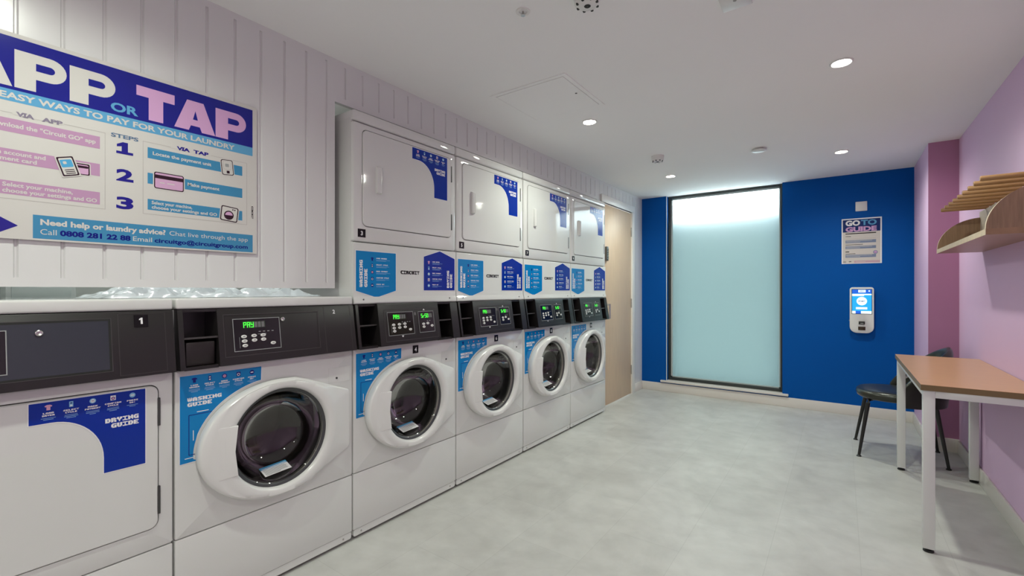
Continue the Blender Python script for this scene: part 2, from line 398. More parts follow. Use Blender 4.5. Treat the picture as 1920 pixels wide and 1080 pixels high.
_n = CLEAR.node_tree; _n.nodes.remove(_n.nodes['Principled BSDF']); _t = _n.nodes.new('ShaderNodeBsdfTransparent'); _t.inputs[0].default_value = (.96, .98, .97, 1); _n.links.new(_t.outputs[0], _n.nodes['Material Output'].inputs[0])
g = sheet(a0 + .002, a1 - .002, YG + .040, YG + .046, b0, b1); g.build('frosted_pane', [FROST, CLEAR], win, smooth=False)
g = sheet(WX0 - .1, WX1 + .1, YG + .115, YG + .120, .0, 1.955); g.build('added_light_screen', [FROST2, CLEAR], win, smooth=False)  # unseen screen added to dim the daylight below its top edge
g = G(); g.box(-1.663, -.419, YB - .028, YB + .001, .106, .128, bev=.004); g.box(WX0 + .001, WX1 - .001, YB, YG + .06, .104, .128)
g.build('window_sill', TRIMW, win)

# door in the left wall with its trim
g = G(); g.box(XW - .034, XW + .004, 4.13, 4.872, .008, 1.985, bev=.002)
dr = struct(g.build('door_1', DOORWOOD))
g = G()
for z in (1.0, .875): g.tube([(XW, 4.165, z), (XW + .062, 4.165, z)], .0085)
g.tube([(XW + .062, 4.165, 1.009), (XW + .062, 4.165, .866)], .009); g.build('door_handle', CHROME, dr)
for z in (1.78, 1.0, .27):
    g = G(); g.box(XW + .002, XW + .012, 4.862, 4.882, z - .05, z + .05, bev=.002); g.build('hinge', CHROME, dr)
g = G(); g.box(XW + .004, XW + .026, 4.185, 4.225, 1.43, 1.57, bev=.004)
for k in range(5):
    for q in range(2): g.box(XW + .026, XW + .029, 4.192 + q * .016, 4.202 + q * .016, 1.445 + k * .023, 1.457 + k * .023, 1)
g.build('keypad', [mat('keypad_metal', (.16, .17, .17), .35, metal=.8), CHROME], dr)
g = G()
g.box(XW, XW + .02, 4.084, 4.947, 1.995, 2.068, bev=.004); g.box(XW, XW + .02, 4.876, 4.947, 0, 1.995, bev=.004); g.box(XW, XW + .02, 4.084, 4.128, 0, 1.995, bev=.004)
struct(g.build('trim_1', mat('door_trim_paint', (.80, .79, .76), .3)))

# =================================================================== ceiling fittings
def along_z(x, y): return lambda h, a, b: (x + a, y + b, h)
POS = [(X, Y) for Y in (4.317, 2.63, .25, -1.45) for X in (0.0, -1.287)]
LBL = {(0.0, 4.317): 'small round downlight in the ceiling, on the right, nearest the blue wall', (-1.287, 4.317): 'small round downlight in the ceiling in front of the frosted window',
       (0.0, 2.63): 'largest-looking round downlight, on the right of the ceiling above the open floor', (-1.287, 2.63): 'round downlight in the ceiling beside the square access hatch'}
base_l = None
for X, Y in POS:
    o = thing('downlight', (X, Y, ZC), LBL.get((X, Y), 'round ceiling downlight behind the viewpoint, outside the picture'), 'ceiling light', 'recessed ceiling downlights')
    if base_l is None:
        g = G(); g.lathe([(0, .047), (-.004, .046), (-.006, .042), (-.006, .040), (-.002, .037), (-.0015, .036)], lambda h, a, b: (a, b, h), 32); rim = g.build('trim_ring', WHITEP, o)
        g = G(); g.lathe([(-.002, .036), (-.004, .024), (-.005, .008), (-.005, .0005)], lambda h, a, b: (a, b, h), 24); lens = g.build('lens', LENS, o); base_l = o
    else:
        for c in base_l.children:
            if c.type == 'MESH': k = c.copy(); COL.objects.link(k); k.parent = o
    ld = bpy.data.lights.new('downlight_beam', 'SPOT'); ld.energy = LAMP_POWER; ld.color = LAMP_COLOR; ld.spot_size = math.radians(164); ld.spot_blend = 1.0; ld.shadow_soft_size = .03
    lo = bpy.data.objects.new('beam', ld); COL.objects.link(lo); lo.parent = o; lo.location = (0, 0, -.04)

def detector(name, x, y, r, h, label, dots):
    o = thing(name, (x, y, ZC), label, 'smoke detector')
    g = G(); g.lathe([(0, r), (-h * .25, r), (-h * .3, r * .95), (-h * .75, r * .92), (-h, r * .62), (-h, .001)], lambda h_, a, b: (a, b, h_), 32); g.build('housing', WHITEP, o)
    g = G()
    for k in range(dots):
        a = 2 * PI * k / dots
        g.box(math.cos(a) * r * .74 - .004, math.cos(a) * r * .74 + .004, math.sin(a) * r * .74 - .004, math.sin(a) * r * .74 + .004, -h * .98, -h * .80)
    g.lathe([(-h - .0005, .012), (-h - .002, .010), (-h - .002, .001)], lambda h_, a, b: (a, b, h_), 16); g.build('sensor_vents', RUBBER, o)
detector('smoke_detector', -1.18, 3.62, .05, .045, 'white cup-shaped smoke detector on the ceiling left of the flat white disc', 8)
detector('heat_detector', -.742, 1.50, .05, .04, 'white round detector with dark sensor holes at the top edge of the ceiling view', 8)
g = G(); g.lathe([(0, .03), (-.012, .03), (-.012, .052), (-.016, .052), (-.019, .046), (-.020, .001)], along_z(-.502, 3.874), 36)
for v in range(len(g.v)): g.v[v] = (g.v[v][0], g.v[v][1], g.v[v][2] + ZC)
tag(g.build('ceiling_vent', WHITEP), 'flat white disc vent hanging just under the ceiling near the blue wall', 'vent')
o = thing('sprinkler_head', (-.985, 1.445, ZC), 'tiny white recessed sprinkler head in the ceiling left of the round detector', 'sprinkler')
g = G(); g.lathe([(0, .028), (-.003, .027), (-.004, .018), (-.002, .014)], lambda h, a, b: (a, b, h), 24); g.build('rosette', WHITEP, o)
g = G(); g.tube([(0, 0, 0), (0, 0, -.014)], .004); g.lathe([(-.014, .009), (-.016, .009), (-.016, .001)], lambda h, a, b: (a, b, h), 12); g.build('deflector', CHROME, o)
o = thing('ceiling_plate', (-.315, 1.83, ZC), 'flat white rectangular ceiling plate cut by the top edge of the picture', 'ceiling plate')
g = G(); g.box(-.05, .05, -.06, .06, -.007, 0, bev=.003); g.build('cover', WHITEP, o)
g = G(); g.lathe([(-.007, .006), (-.0085, .006), (-.0085, .001)], lambda h, a, b: (a, b, h), 12); g.build('indicator', mat('grey_lens', (.3, .3, .28), .3), o)
o = thing('access_hatch', (-1.327, 2.2, ZC), 'square white flush access hatch in the ceiling above the dryers', 'access hatch')
g = G(); h_ = .232; w_ = .022
for x0, x1, y0, y1 in ((-h_, h_, -h_, -h_ + w_), (-h_, h_, h_ - w_, h_), (-h_, -h_ + w_, -h_ + w_, h_ - w_), (h_ - w_, h_, -h_ + w_, h_ - w_)): g.box(x0, x1, y0, y1, -.004, 0)
g.build('frame', CEILM, o, smooth=False)
g = G(); g.box(-h_ + w_ + .003, h_ - w_ - .003, -h_ + w_ + .003, h_ - w_ - .003, -.005, -.001); g.build('hatch_panel', CEILM, o, smooth=False)
g = G(); g.lathe([(-.005, .006), (-.0058, .006), (-.0058, .001)], lambda h, a, b: (a + .172, b, h), 12); g.build('lock', GAP, o)

# =================================================================== machines
XF = -1.8; Y0 = -.100; PITCH = .6865; MW = .682
def mp(x): return lambda u, v, w=0: (x + w, u, v)
def plate_hole(g, outer, hole, c, thick=.02, rnd=.004, mi=0):
    """front sheet with a hole: outer = (u0,v0,u1,v1,r)"""
    u0, v0, u1, v1, r = outer
    A = rrect(u0, v0, u1, v1, r); B = rrect(u0 + rnd, v0 + rnd, u1 - rnd, v1 - rnd, max(r - rnd, .001)); M = rrect(u0 + rnd * .3, v0 + rnd * .3, u1 - rnd * .3, v1 - rnd * .3, r)
    an = angles_of(c, A, hole)
    f = lambda poly, x: [(x, u, v) for u, v in polar(poly, c, an)]
    g.loft([f(A, -thick), f(A, -rnd), f(M, -rnd * .3), f(B, 0), f(hole, 0), f(hole, -thick)], mi)

def cabinet(parent, top):
    g = G()
    g.box(-.70, -.02, 0, .012, .02, top); g.box(-.70, -.02, MW - .012, MW, .02, top)
    g.box(-.70, -.69, .012, MW - .012, .02, top); g.box(-.69, -.02, .012, MW - .012, .02, .03); g.box(-.69, -.02, .012, MW - .012, top - .01, top)
    g.build('cabinet', ENAMEL, parent, smooth=False)
    for x in (-.06, -.64):
        for y in (.05, MW - .05):
            g = G(); g.lathe([(0, .022), (.006, .022), (.008, .012), (.02, .012)], lambda h, a, b: (x + a, y + b, h), 16, cap0=True); g.build('foot', RUBBER, parent)

def lower_panel(parent):
    g = G(); g.box(-.02, 0, .001, MW - .001, .047, .3015, bev=.004); g.build('lower_panel', ENAMEL, parent)
    g = G(); g.prism(rrect(.004, .016, MW - .004, .046, .008), mp(0), -.02, -.003)
    g.build('plinth', ENAMEL, parent)
    for y in (.045, MW - .045):
        g = G(); g.lathe([(-.003, .004), (-.001, .004), (-.0008, .001)], lambda h, a, b: (h, y + a, .030 + b), 10); g.build('screw', CHROME, parent)

DC = (.344, .570); DR = .187
def washer_front(parent):
    g = G(); plate_hole(g, (.001, .3045, MW - .001, .868, .005), circle(DC[0], DC[1], .2), DC); g.build('front_panel', ENAMEL, parent)
    # faint service plate and lock dot at the upper right
    g = G(); g.box(0, .0004, .565, .668, .735, .80); g.build('lock_plate', ENAMEL, parent)
    g = G(); g.lathe([(.0, .0045), (.003, .004), (.0032, .001)], lambda h, a, b: (h, .602 + a, .754 + b), 12); g.build('lock_dot', RUBBER, parent)
    # drum, gasket
    ax = lambda h, a, b: (h, DC[0] + a, DC[1] + b)
    g = G(); g.lathe([(-.06, .20), (-.075, .25), (-.08, .262), (-.46, .262), (-.47, .25), (-.47, .06), (-.455, .05), (-.45, .001)], ax, 48)
    for k in range(3):
        a = 2 * PI * k / 3 + .5; ca, sa = math.cos(a), math.sin(a)
        sec = [(-.045, .262), (-.018, .20), (.018, .20), (.045, .262)]
        P = lambda x, t, r: (x, DC[0] + r * ca - t * sa, DC[1] + r * sa + t * ca)
        g.loft([[P(-.12, t, min(r + .03, .262)) for t, r in sec], [P(-.16, t, r) for t, r in sec], [P(-.42, t, r) for t, r in sec], [P(-.46, t, min(r + .03, .262)) for t, r in sec]], closed=False)
    g.build('drum', STEEL, parent)
    g = G(); g.lathe([(-.002, .2), (.004, .196), (-.01, .19), (-.03, .197), (-.055, .19), (-.07, .2), (-.075, .255)], ax, 48); g.build('gasket', GASKET, parent)
    # door
    top = [(DC[0] + .288 * math.cos(a), DC[1] + .225 * math.sin(a)) for a in [PI / 2 + PI * i / 40 for i in range(41)]]
    rb = [(.40, .346), (.455, .362), (.655, .438), (.662, .446)]; rt = [(.662, .690), (.655, .698), (.455, .776), (.40, .793)]
    out = top + rb + rt
    hole = circle(DC[0], DC[1], DR, 96)
    an = [2 * PI * i / 144 for i in range(144)]
    O = polar(out, DC, an); loops = []
    def hgt(u): t = min(1, max(0, (u - .44) / .2)); t = t * t * (3 - 2 * t); return .044 * (1 - t) + .014 * t
    def at(k, fr, x, off=0.0):
        ou, ov = O[k]; ca, sa = math.cos(an[k]), math.sin(an[k]); R = math.hypot(ou - DC[0], ov - DC[1]); r = DR + (R - DR) * fr + off
        return (x, DC[0] + r * ca, DC[1] + r * sa)
    n = len(an); HT = [hgt(O[k][0]) for k in range(n)]
    loops = [[at(k, 1, .002, -.004) for k in range(n)], [at(k, 1, HT[k] * .55) for k in range(n)], [at(k, 1, HT[k] * .85, -.003) for k in range(n)], [at(k, 1, HT[k], -.010) for k in range(n)]]
    def ring(k, d):
        R = math.hypot(O[k][0] - DC[0], O[k][1] - DC[1]) - .012; return min(DR + d, R)
    def rp(k, r, x): return (x, DC[0] + r * math.cos(an[k]), DC[1] + r * math.sin(an[k]))
    loops += [[rp(k, ring(k, .058), max(HT[k], .030) * .5 + .0215) for k in range(n)], [rp(k, ring(k, .040), .046) for k in range(n)], [rp(k, ring(k, .028), .049) for k in range(n)], [rp(k, DR + .012, .049) for k in range(n)],
              [rp(k, DR + .004, .045) for k in range(n)], [rp(k, DR, .030) for k in range(n)], [rp(k, DR, .004) for k in range(n)]]
    g = G(); g.loft(loops); door = g.build('door', DOORWHITE, parent, angle=50)
    g = G(); axd = lambda h, a, b: (h, DC[0] + a, DC[1] + b)
    g.lathe([(.031, DR), (.028, DR - .006), (.026, DR - .012)], axd, 64, 1)
    g.lathe([(.026, DR - .012), (.010, DR - .018), (-.02, DR - .026), (-.05, DR - .038), (-.078, DR - .058), (-.098, DR - .086), (-.109, .07), (-.114, .045), (-.1165, .02), (-.117, .001)], axd, 64)
    g.build('glass_bowl', [GLASS, GASKET], door, angle=75)
    # grip plate over the left of the glass
    u0, u1, v0, v1 = DC[0] - .243, DC[0] - .168, DC[1] - .094, DC[1] + .086
    g = G(); pts = [(u0 + .012, v0 - .004), (u1, v0), (u1 - .010, (v0 + v1) / 2), (u1, v1), (u0 + .012, v1 + .004), (u0, v1 - .02), (u0 - .004, (v0 + v1) / 2), (u0, v0 + .02)]
    f = lambda x, k: [(x - .0165 * max(0, (u1 - .012 - u) / (u1 - u0)) if x > .04 else x, (u0 + u1) / 2 + (u - (u0 + u1) / 2) * k, (v0 + v1) / 2 + (v - (v0 + v1) / 2) * k) for u, v in pts]
    g.loft([f(.030, 1), f(.051, 1), f(.0545, .97), f(.0555, .9)], cap0=True, cap1=True); g.build('door_grip', DOORWHITE, door)
    # care label inside the bottom of the bowl
    c = Vector((-.006, DC[0] - .045, DC[1] - DR + .034)); U = Vector((0, 1, .06)).normalized(); V = Vector((-.085, 0, .030)).normalized()
    f = Flat(c, U, V); f.base([(0, 0), (.105, 0), (.105, .056), (0, .056)], 'white', .0008)
    f.rect(.0, .040, .105, .056, 'softblue', 1); f.rect(.004, .043, .101, .046, 'white', 2); f.bars(.006, .098, .032, 5, .007, .003, 'grey', 'L', 3)
    if f.N.z < 0: f.N = -f.N
    f.build('care_label', door)

def icon(f, kind, u, v, s, dark):
    """small pictogram about 2*s wide centred at u, v"""
    if kind == 'shirt':
        f.poly([(u - s, v + s * .55), (u - s * .4, v + s * .9), (u + s * .4, v + s * .9), (u + s, v + s * .55), (u + s * .8, v + s * .1), (u + s * .5, v + s * .25), (u + s * .5, v - s), (u - s * .5, v - s), (u - s * .5, v + s * .25), (u - s * .8, v + s * .1)], 'navy' if not dark else 'pink', 2)
    elif kind == 'panel':
        f.rect(u - s * .55, v - s, u + s * .55, v + s, 'navy' if not dark else 'sky', 2); f.rect(u - s * .3, v - s * .75, u + s * .3, v - s * .25, 'white', 3); f.rect(u - s * .3, v + s * .2, u + s * .3, v + s * .6, 'white' if not dark else 'navy', 3)
    elif kind == 'pay':
        f.circ(u, v, s * .95, 'navy' if not dark else 'sky', 2); f.circ(u, v, s * .6, 'pink' if not dark else 'white', 3); f.rect(u - s * .35, v - s * .1, u + s * .35, v + s * .1, 'navy', 4)
    elif kind == 'machine':
        f.rect(u - s * .8, v - s * .9, u + s * .8, v + s * .9, 'navy' if not dark else 'white', 2); f.circ(u, v - s * .15, s * .6, 'white' if not dark else 'navy', 3); f.circ(u, v - s * .15, s * .36, 'navy' if not dark else 'pink', 4)
    else:
        f.circ(u, v, s * .95, 'navy' if not dark else 'sky', 2); f.rect(u - s * .55, v - s * .22, u + s * .55, v + s * .22, 'white', 3)
KINDS = ('shirt', 'panel', 'pay', 'machine', 'go')
def steps(last): return (('LOAD', last), ('SELECT', 'CYCLE'), ('MAKE', 'PAYMENT'), ('CONFIRM', 'CYCLE'), ('PRESS', 'GO!'))

def washing_sticker(parent):
    f = Flat((0.0003, 0, 0), (0, 1, 0), (0, 0, 1)); l, r, t, b = .0125, .282, .850, .551
    arc = [(DC[0] + .291 * math.cos(a), DC[1] + .233 * math.sin(a)) for a in [math.radians(q) for q in range(102, 186, 4)]]
    pts = [(l, b), (l + .057, b)] + [p for p in reversed(arc) if p[1] > b + .006 and p[0] < r - .004] + [(r, .797), (r, t), (l, t)]
    f.base(pts, 'white'); k = .0018
    def ins(p): return (min(max(p[0], l + k), r - k) - (k * .8 if p not in ((l, b), (l, t)) and p[0] > l + .05 and p[1] < t - .001 else 0), min(max(p[1], b + k), t - k) + (k * .6 if l + .05 < p[0] < r - .001 and p[1] < t - .001 else 0))
    f.poly([ins(p) for p in pts], 'wash', 1)
    for i, (a, c) in enumerate(steps('WASHER')):
        u = l + (r - l) * (.165 + .175 * i); d = -.004 * (i == 4)
        icon(f, KINDS[i], u, t - .019, .0088, False)
        f.block(a, u, t - .0385, .0042, 'white', .0055 * len(a), 'C'); f.block(c, u, t - .0452, .0042, 'white', .0050 * len(c), 'C')
        f.bars(u - .017, u + .017, t - .0515, 3 if i < 4 else 2, .0042, .0016, 'faint', 'C', i)
    f.block('WASHING', l + .024, t - .0905, .0125, 'white', .105); f.block('GUIDE', l + .024, t - .1075, .0125, 'white', .074)
    f.line([(l + .098, t - .137), (l + .028, t - .137), (l + .028, t - .272), (l + .046, t - .272)], .0022, 'navy', 2)
    f.rect(l + .052, t - .1305, l + .088, t - .128, 'white', 2)
    f.rect(l + .016, t - .283, l + .046, t - .2805, 'white', 2); f.rect(l + .040, t - .225, l + .0425, t - .190, 'white', 2)
    f.build('washing_guide_sticker', parent)

def drying_sticker(parent, u0, zt, x=.005):
    """quarter-arch sticker; u0 = left, zt = top"""
    f = Flat((x, u0, zt), (0, 1, 0), (0, 0, 1)); w, h, lh, bw = .262, .241, .063, .105
    arc = [(.043 + (w - bw - .043) * math.sin(a), -h + .047 + (h - .047 - lh) * math.cos(a)) for a in [PI / 2 * i / 14 for i in range(15)]]
    pts = [(0, -lh)] + arc + [(w - bw, -h), (w, -h), (w, 0), (0, 0)]
    f.base(pts, 'white'); k = .0022
    q = [(k, -lh + k)] + [(a + k, b + k) for a, b in arc] + [(w - bw + k, -h + k), (w - k, -h + k), (w - k, -k), (k, -k)]
    f.poly(q, 'dry', 1)
    for i, (a, c) in enumerate(steps('DRYER')):
        u = w * (.155 + .178 * i)
        icon(f, KINDS[i], u, -.017, .0078, True)
        f.block(a, u, -.0350, .0042, 'white', .0055 * len(a), 'C'); f.block(c, u, -.0415, .0042, 'white', .0050 * len(c), 'C')
        f.bars(u - .015, u + .015, -.0475, 3 if i in (1, 2, 3) else 2, .0040, .0013, 'faint', 'C', i)
    f.block('DRYING', w * .925, -.0905, .0125, 'white', .080, 'R'); f.block('GUIDE', w * .925, -.1075, .0125, 'white', .066, 'R')
    f.build('drying_guide_sticker', parent)

def dryer_door(parent, z0, z1, sticker_top):
    u0, u1 = .047, .643; c = ((u0 + u1) / 2, (z0 + z1) / 2)
    g = G(); A = rrect(u0 + .003, z0 + .003, u1 - .003, z1 - .003, .024); B = rrect(u0 + .006, z0 + .006, u1 - .006, z1 - .006, .021)
    an = angles_of(c, A); f = lambda p, x: [(x, u, v) for u, v in polar(p, c, an)]
    g.loft([f(A, -.015), f(A, .002), f(B, .005)], cap0=True, cap1=True); door = g.build('dryer_door', ENAMEL, parent)
    g = G(); g.prism(rrect(u0 - .004, z0 - .004, u1 + .004, z1 + .004, .03), mp(0), -.022, -.015); g.build('door_seal', GAP, parent)
    zc = (z0 + z1) / 2 + .002; g = G()
    pr = [(.118, .004), (.122, .016), (.128, .020), (.146, .020), (.152, .015), (.154, .009), (.154, .004)]
    g.loft([[(.0045, u, zc - .066) for u, x in pr], [(x, u, zc - .060) for u, x in pr], [(x, u, zc + .060) for u, x in pr], [(.0045, u, zc + .066) for u, x in pr]], cap0=True, cap1=True)
    g.box(.006, .0205, .146, .1475, zc - .055, zc + .055, 1)
    g.build('door_pull', [ENAMEL, mat('pull_recess', (.45, .45, .44), .4)], door)
    for z in (z0 + .09, z1 - .09):
        g = G(); g.box(-.01, .006, u1 - .004, u1 + .003, z - .045, z + .045, bev=.001); g.build('hinge', mat('hinge_metal', (.08, .08, .08), .4, metal=.6), parent)
    drying_sticker(door, .346, sticker_top)

def number_plate(parent, txt, u0, u1, v0, v1, O=(.0004, 0, 0), V=(0, 0, 1), plate=True):
    f = Flat(O, (0, 1, 0), V)
    if plate: f.base([(u0, v0), (u1, v0), (u1, v1), (u0, v1)], 'black', .001)
    h = (v1 - v0) * (.52 if plate else 1.0)
    if txt == '1':
        c, b, k = (u0 + u1) / 2, (v0 + v1) / 2 - h / 2, h
        f.poly([(c - k * .06, b), (c + k * .20, b), (c + k * .20, b + k), (c, b + k), (c - k * .26, b + k * .80), (c - k * .26, b + k * .60), (c - k * .06, b + k * .70)], 'white', 2)
    else: f.text(txt, (u0 + u1) / 2, (v0 + v1) / 2 - h / 2, h, 'white', None if len(txt) < 2 else (u1 - u0) * .7, 'C', .03)
    return f.build('number_plate', parent)

# slanted control fascia: top (x .008, z 1.073) -> bottom (x .040, z .872)
CT = Vector((.008, 0, 1.073)); CB = Vector((.040, 0, .872)); CV = (CT - CB).normalized(); CL = (CT - CB).length
CN = Vector((0, 1, 0)).cross(CV)
def cpt(y, s, d=0.0):
    p = CB + CV * (CL * s) + CN * d; return (p.x, y, p.z)
def cbox(g, y0, y1, s0, s1, d0, d1, mi=0):
    vs = [cpt(y, s, d) for d in (d0, d1) for y in (y0, y1) for s in (s0, s1)]
    g.add(vs, [(0, 1, 3, 2), (4, 6, 7, 5), (0, 4, 5, 1), (2, 3, 7, 6), (0, 2, 6, 4), (1, 5, 7, 3)], mi)
def slab(g, y0, y1, d=0.0, mi=0):
    a = [cpt(0, 0, d), cpt(0, .02, d + .001), cpt(0, .97, d + .001), cpt(0, 1, d - .001)]
    sec = [(x, z) for x, _, z in a] + [(-.10, 1.073), (-.10, .869)]
    g.prism(sec, lambda u, v, w: (u, w, v), y0, y1, mi)
def niche(g, y0, y1):
    g.box(-.10, -.09, y0, y1, .869, 1.073); g.box(-.09, .030, y0, y1, .869, .880); g.box(-.09, .006, y0, y1, 1.064, 1.073)
    cbox(g, y0, y1, .505, .535, -.11, -.004, 1)
def ridge_frame(f, u0, v0, u1, v1, w, c, layer=1): f.outline([(u0, v0), (u1, v0), (u1, v1), (u0, v1)], w, c, layer)
def display(parent, u0, u1, v0, v1, pat, btns, name='display', d=.001, arrow=None):
    f = Flat(CB + CN * d, (0, 1, 0), CV)
    f.base([(u0, v0), (u1, v0), (u1, v1), (u0, v1)], BLACKGLOSS, .0012)
    ridge_frame(f, u0, v0, u1, v1, .0022, 'grey', 1)
    w = u1 - u0; sw = .0105; x = u0 + (.036 if w > .13 else .020)
    f.rect(x - .003, v1 - .036, x + 6 * .0132, v1 - .011, mat('lcd_back', (.02, .03, .02), .2), 1)
    for i, p in enumerate(pat): f.seg7(p, x + i * .0130, v1 - .034, sw, .0205, 'green', 2)
    for i in range(len(pat), 6): f.rect(x + i * .0130, v1 - .034, x + i * .0130 + sw, v1 - .0135, 'ghost', 2)
    for i in range(4 if w > .13 else 2): f.rect(u0 + w * .52 + i * .016, v1 - .052, u0 + w * .52 + i * .016 + .008, v1 - .0495, 'grey', 2)
    if w > .13: f.rect(u0 + w * .5, v1 - .061, u0 + w * .68, v1 - .0595, 'grey', 2); f.line([(u0 + .020, v0 + .012), (u0 + .020, v0 + .052)], .001, 'grey', 2)
    if arrow:
        a, b, up = arrow; s = .0075
        f.poly([(a - s, b), (a, b + (-s * 1.2 if not up else 0)), (a + s, b)] if not up else [(a - s, b - s * 1.2), (a + s, b - s * 1.2), (a, b)], 'white', 1)
    dsp = f.build(name, parent)
    for (a, b) in btns:
        g = G(); sec = [(.0075, 0), (.0075, .0012), (.0065, .002)]
        def el(r, h): return [cpt(a + r * 1.2 * math.cos(t), (b + r * .76 * math.sin(t)) / CL, d + .0012 + h) for t in [2 * PI * i / 16 for i in range(16)]]
        g.loft([el(.0082, 0), el(.0082, .0012), el(.0072, .002)], 0, True, False, True)
        o_ = len(g.v); g.add([cpt(a + .0048 * math.cos(2 * PI * i / 12), (b + .0021 * math.sin(2 * PI * i / 12)) / CL, d + .0036) for i in range(12)], [tuple(range(12))], 1)
        g.build('button', [WHITEP, INK['grey']], dsp)
    return dsp
PAY = ('abefg', 'abcefg', 'bcdfg')

def top_lid(parent):
    g = G(); g.box(-.70, .006, .0015, MW - .0015, 1.0745, 1.111, bev=.007, seg=3); g.build('top_lid', ENAMEL, parent)

# --- machine 1: single tumble dryer
m1 = thing('tumble_dryer', (XF, Y0, 0), 'white single dryer with black panel marked 1 and blue drying guide, far left', 'tumble dryer')
cabinet(m1, 1.073); lower_panel(m1); top_lid(m1)
g = G(); plate_hole(g, (.001, .3045, MW - .001, .868, .006), rrect(.047, .37, .643, .835, .027), (.345, .60), thick=.012); g.build('front_panel', ENAMEL, m1)
dryer_door(m1, .37, .835, .829)
g = G(); slab(g, .004, MW - .004); cp = g.build('control_panel', BLACK, m1)
f = Flat(CB + CN * .0012, (0, 1, 0), CV)
ridge_frame(f, .098, .024, .520, .184, .0016, RIDGE, 1); ridge_frame(f, .0996, .0256, .5184, .1824, .006, GAP, 1); f.poly([(.1056, .0316), (.5124, .0316), (.5124, .1764), (.1056, .1764)], SMOKE, 1); f.build('smoked_window', cp)
f = Flat(CB + CN * .0013, (0, 1, 0), CV); f.off = .0006
ridge_frame(f, .535, .008, .655, .196, .0015, RIDGE, 1); f.build('coin_cover', cp)
display(cp, .14, .306, .045, .162, PAY, [(.17, .09), (.17, .075), (.17, .06), (.2, .09), (.2, .075), (.23, .09), (.23, .075), (.27, .06)], d=.0016)
g = G(); g.lathe([(.002, .0085), (.006, .008), (.007, .006), (.0062, .001)], lambda h, a, b: cpt(.366 + a, (.150 + b) / CL, h), 20); g.build('lock', CHROME, cp)
number_plate(cp, '1', .574, .610, .153, .191, CB + CN * .0022, CV)
# --- machine 2: single washer
m2 = thing('washing_machine', (XF, Y0 + PITCH, 0), 'white single front-load washer with black panel marked 2, standing beside the dryer', 'washing machine')
cabinet(m2, 1.073); lower_panel(m2); washer_front(m2); washing_sticker(m2); top_lid(m2)
g = G(); slab(g, .004, .019); slab(g, .122, MW - .004); niche(g, .019, .122); cp = g.build('control_panel', [BLACK, RIDGE], m2)
g = G(); g.box(-.088, .018, .026, .114, .881, .962, bev=.004); g.build('soap_drawer', mat('soap_drawer_plastic', (.012, .008, .008), .4), cp)
f = Flat(CB + CN * .0012, (0, 1, 0), CV)
for a in ((.140, .028, .505, .182), (.144, .032, .501, .178)): ridge_frame(f, *a, .0022, RIDGE if a[0] < .142 else BLACK, 1)
f.line([(.532, .006), (.532, .198)], .0022, RIDGE, 1); f.line([(.658, .006), (.658, .198)], .0018, RIDGE, 1); f.build('panel_ridges', cp)
display(cp, .170, .340, .045, .164, PAY, [(.2055, .098), (.2065, .0815), (.2075, .065), (.241, .099), (.2415, .0825), (.274, .099), (.2745, .083), (.3095, .0665)], d=.0016)
g = G(); g.lathe([(.002, .0085), (.006, .008), (.007, .006), (.0062, .001)], lambda h, a, b: cpt(.352 + a, (.155 + b) / CL, h), 20); g.build('lock', CHROME, cp)
number_plate(cp, '2', .565, .593, .168, .185, CB + CN * .0014, CV, plate=False)

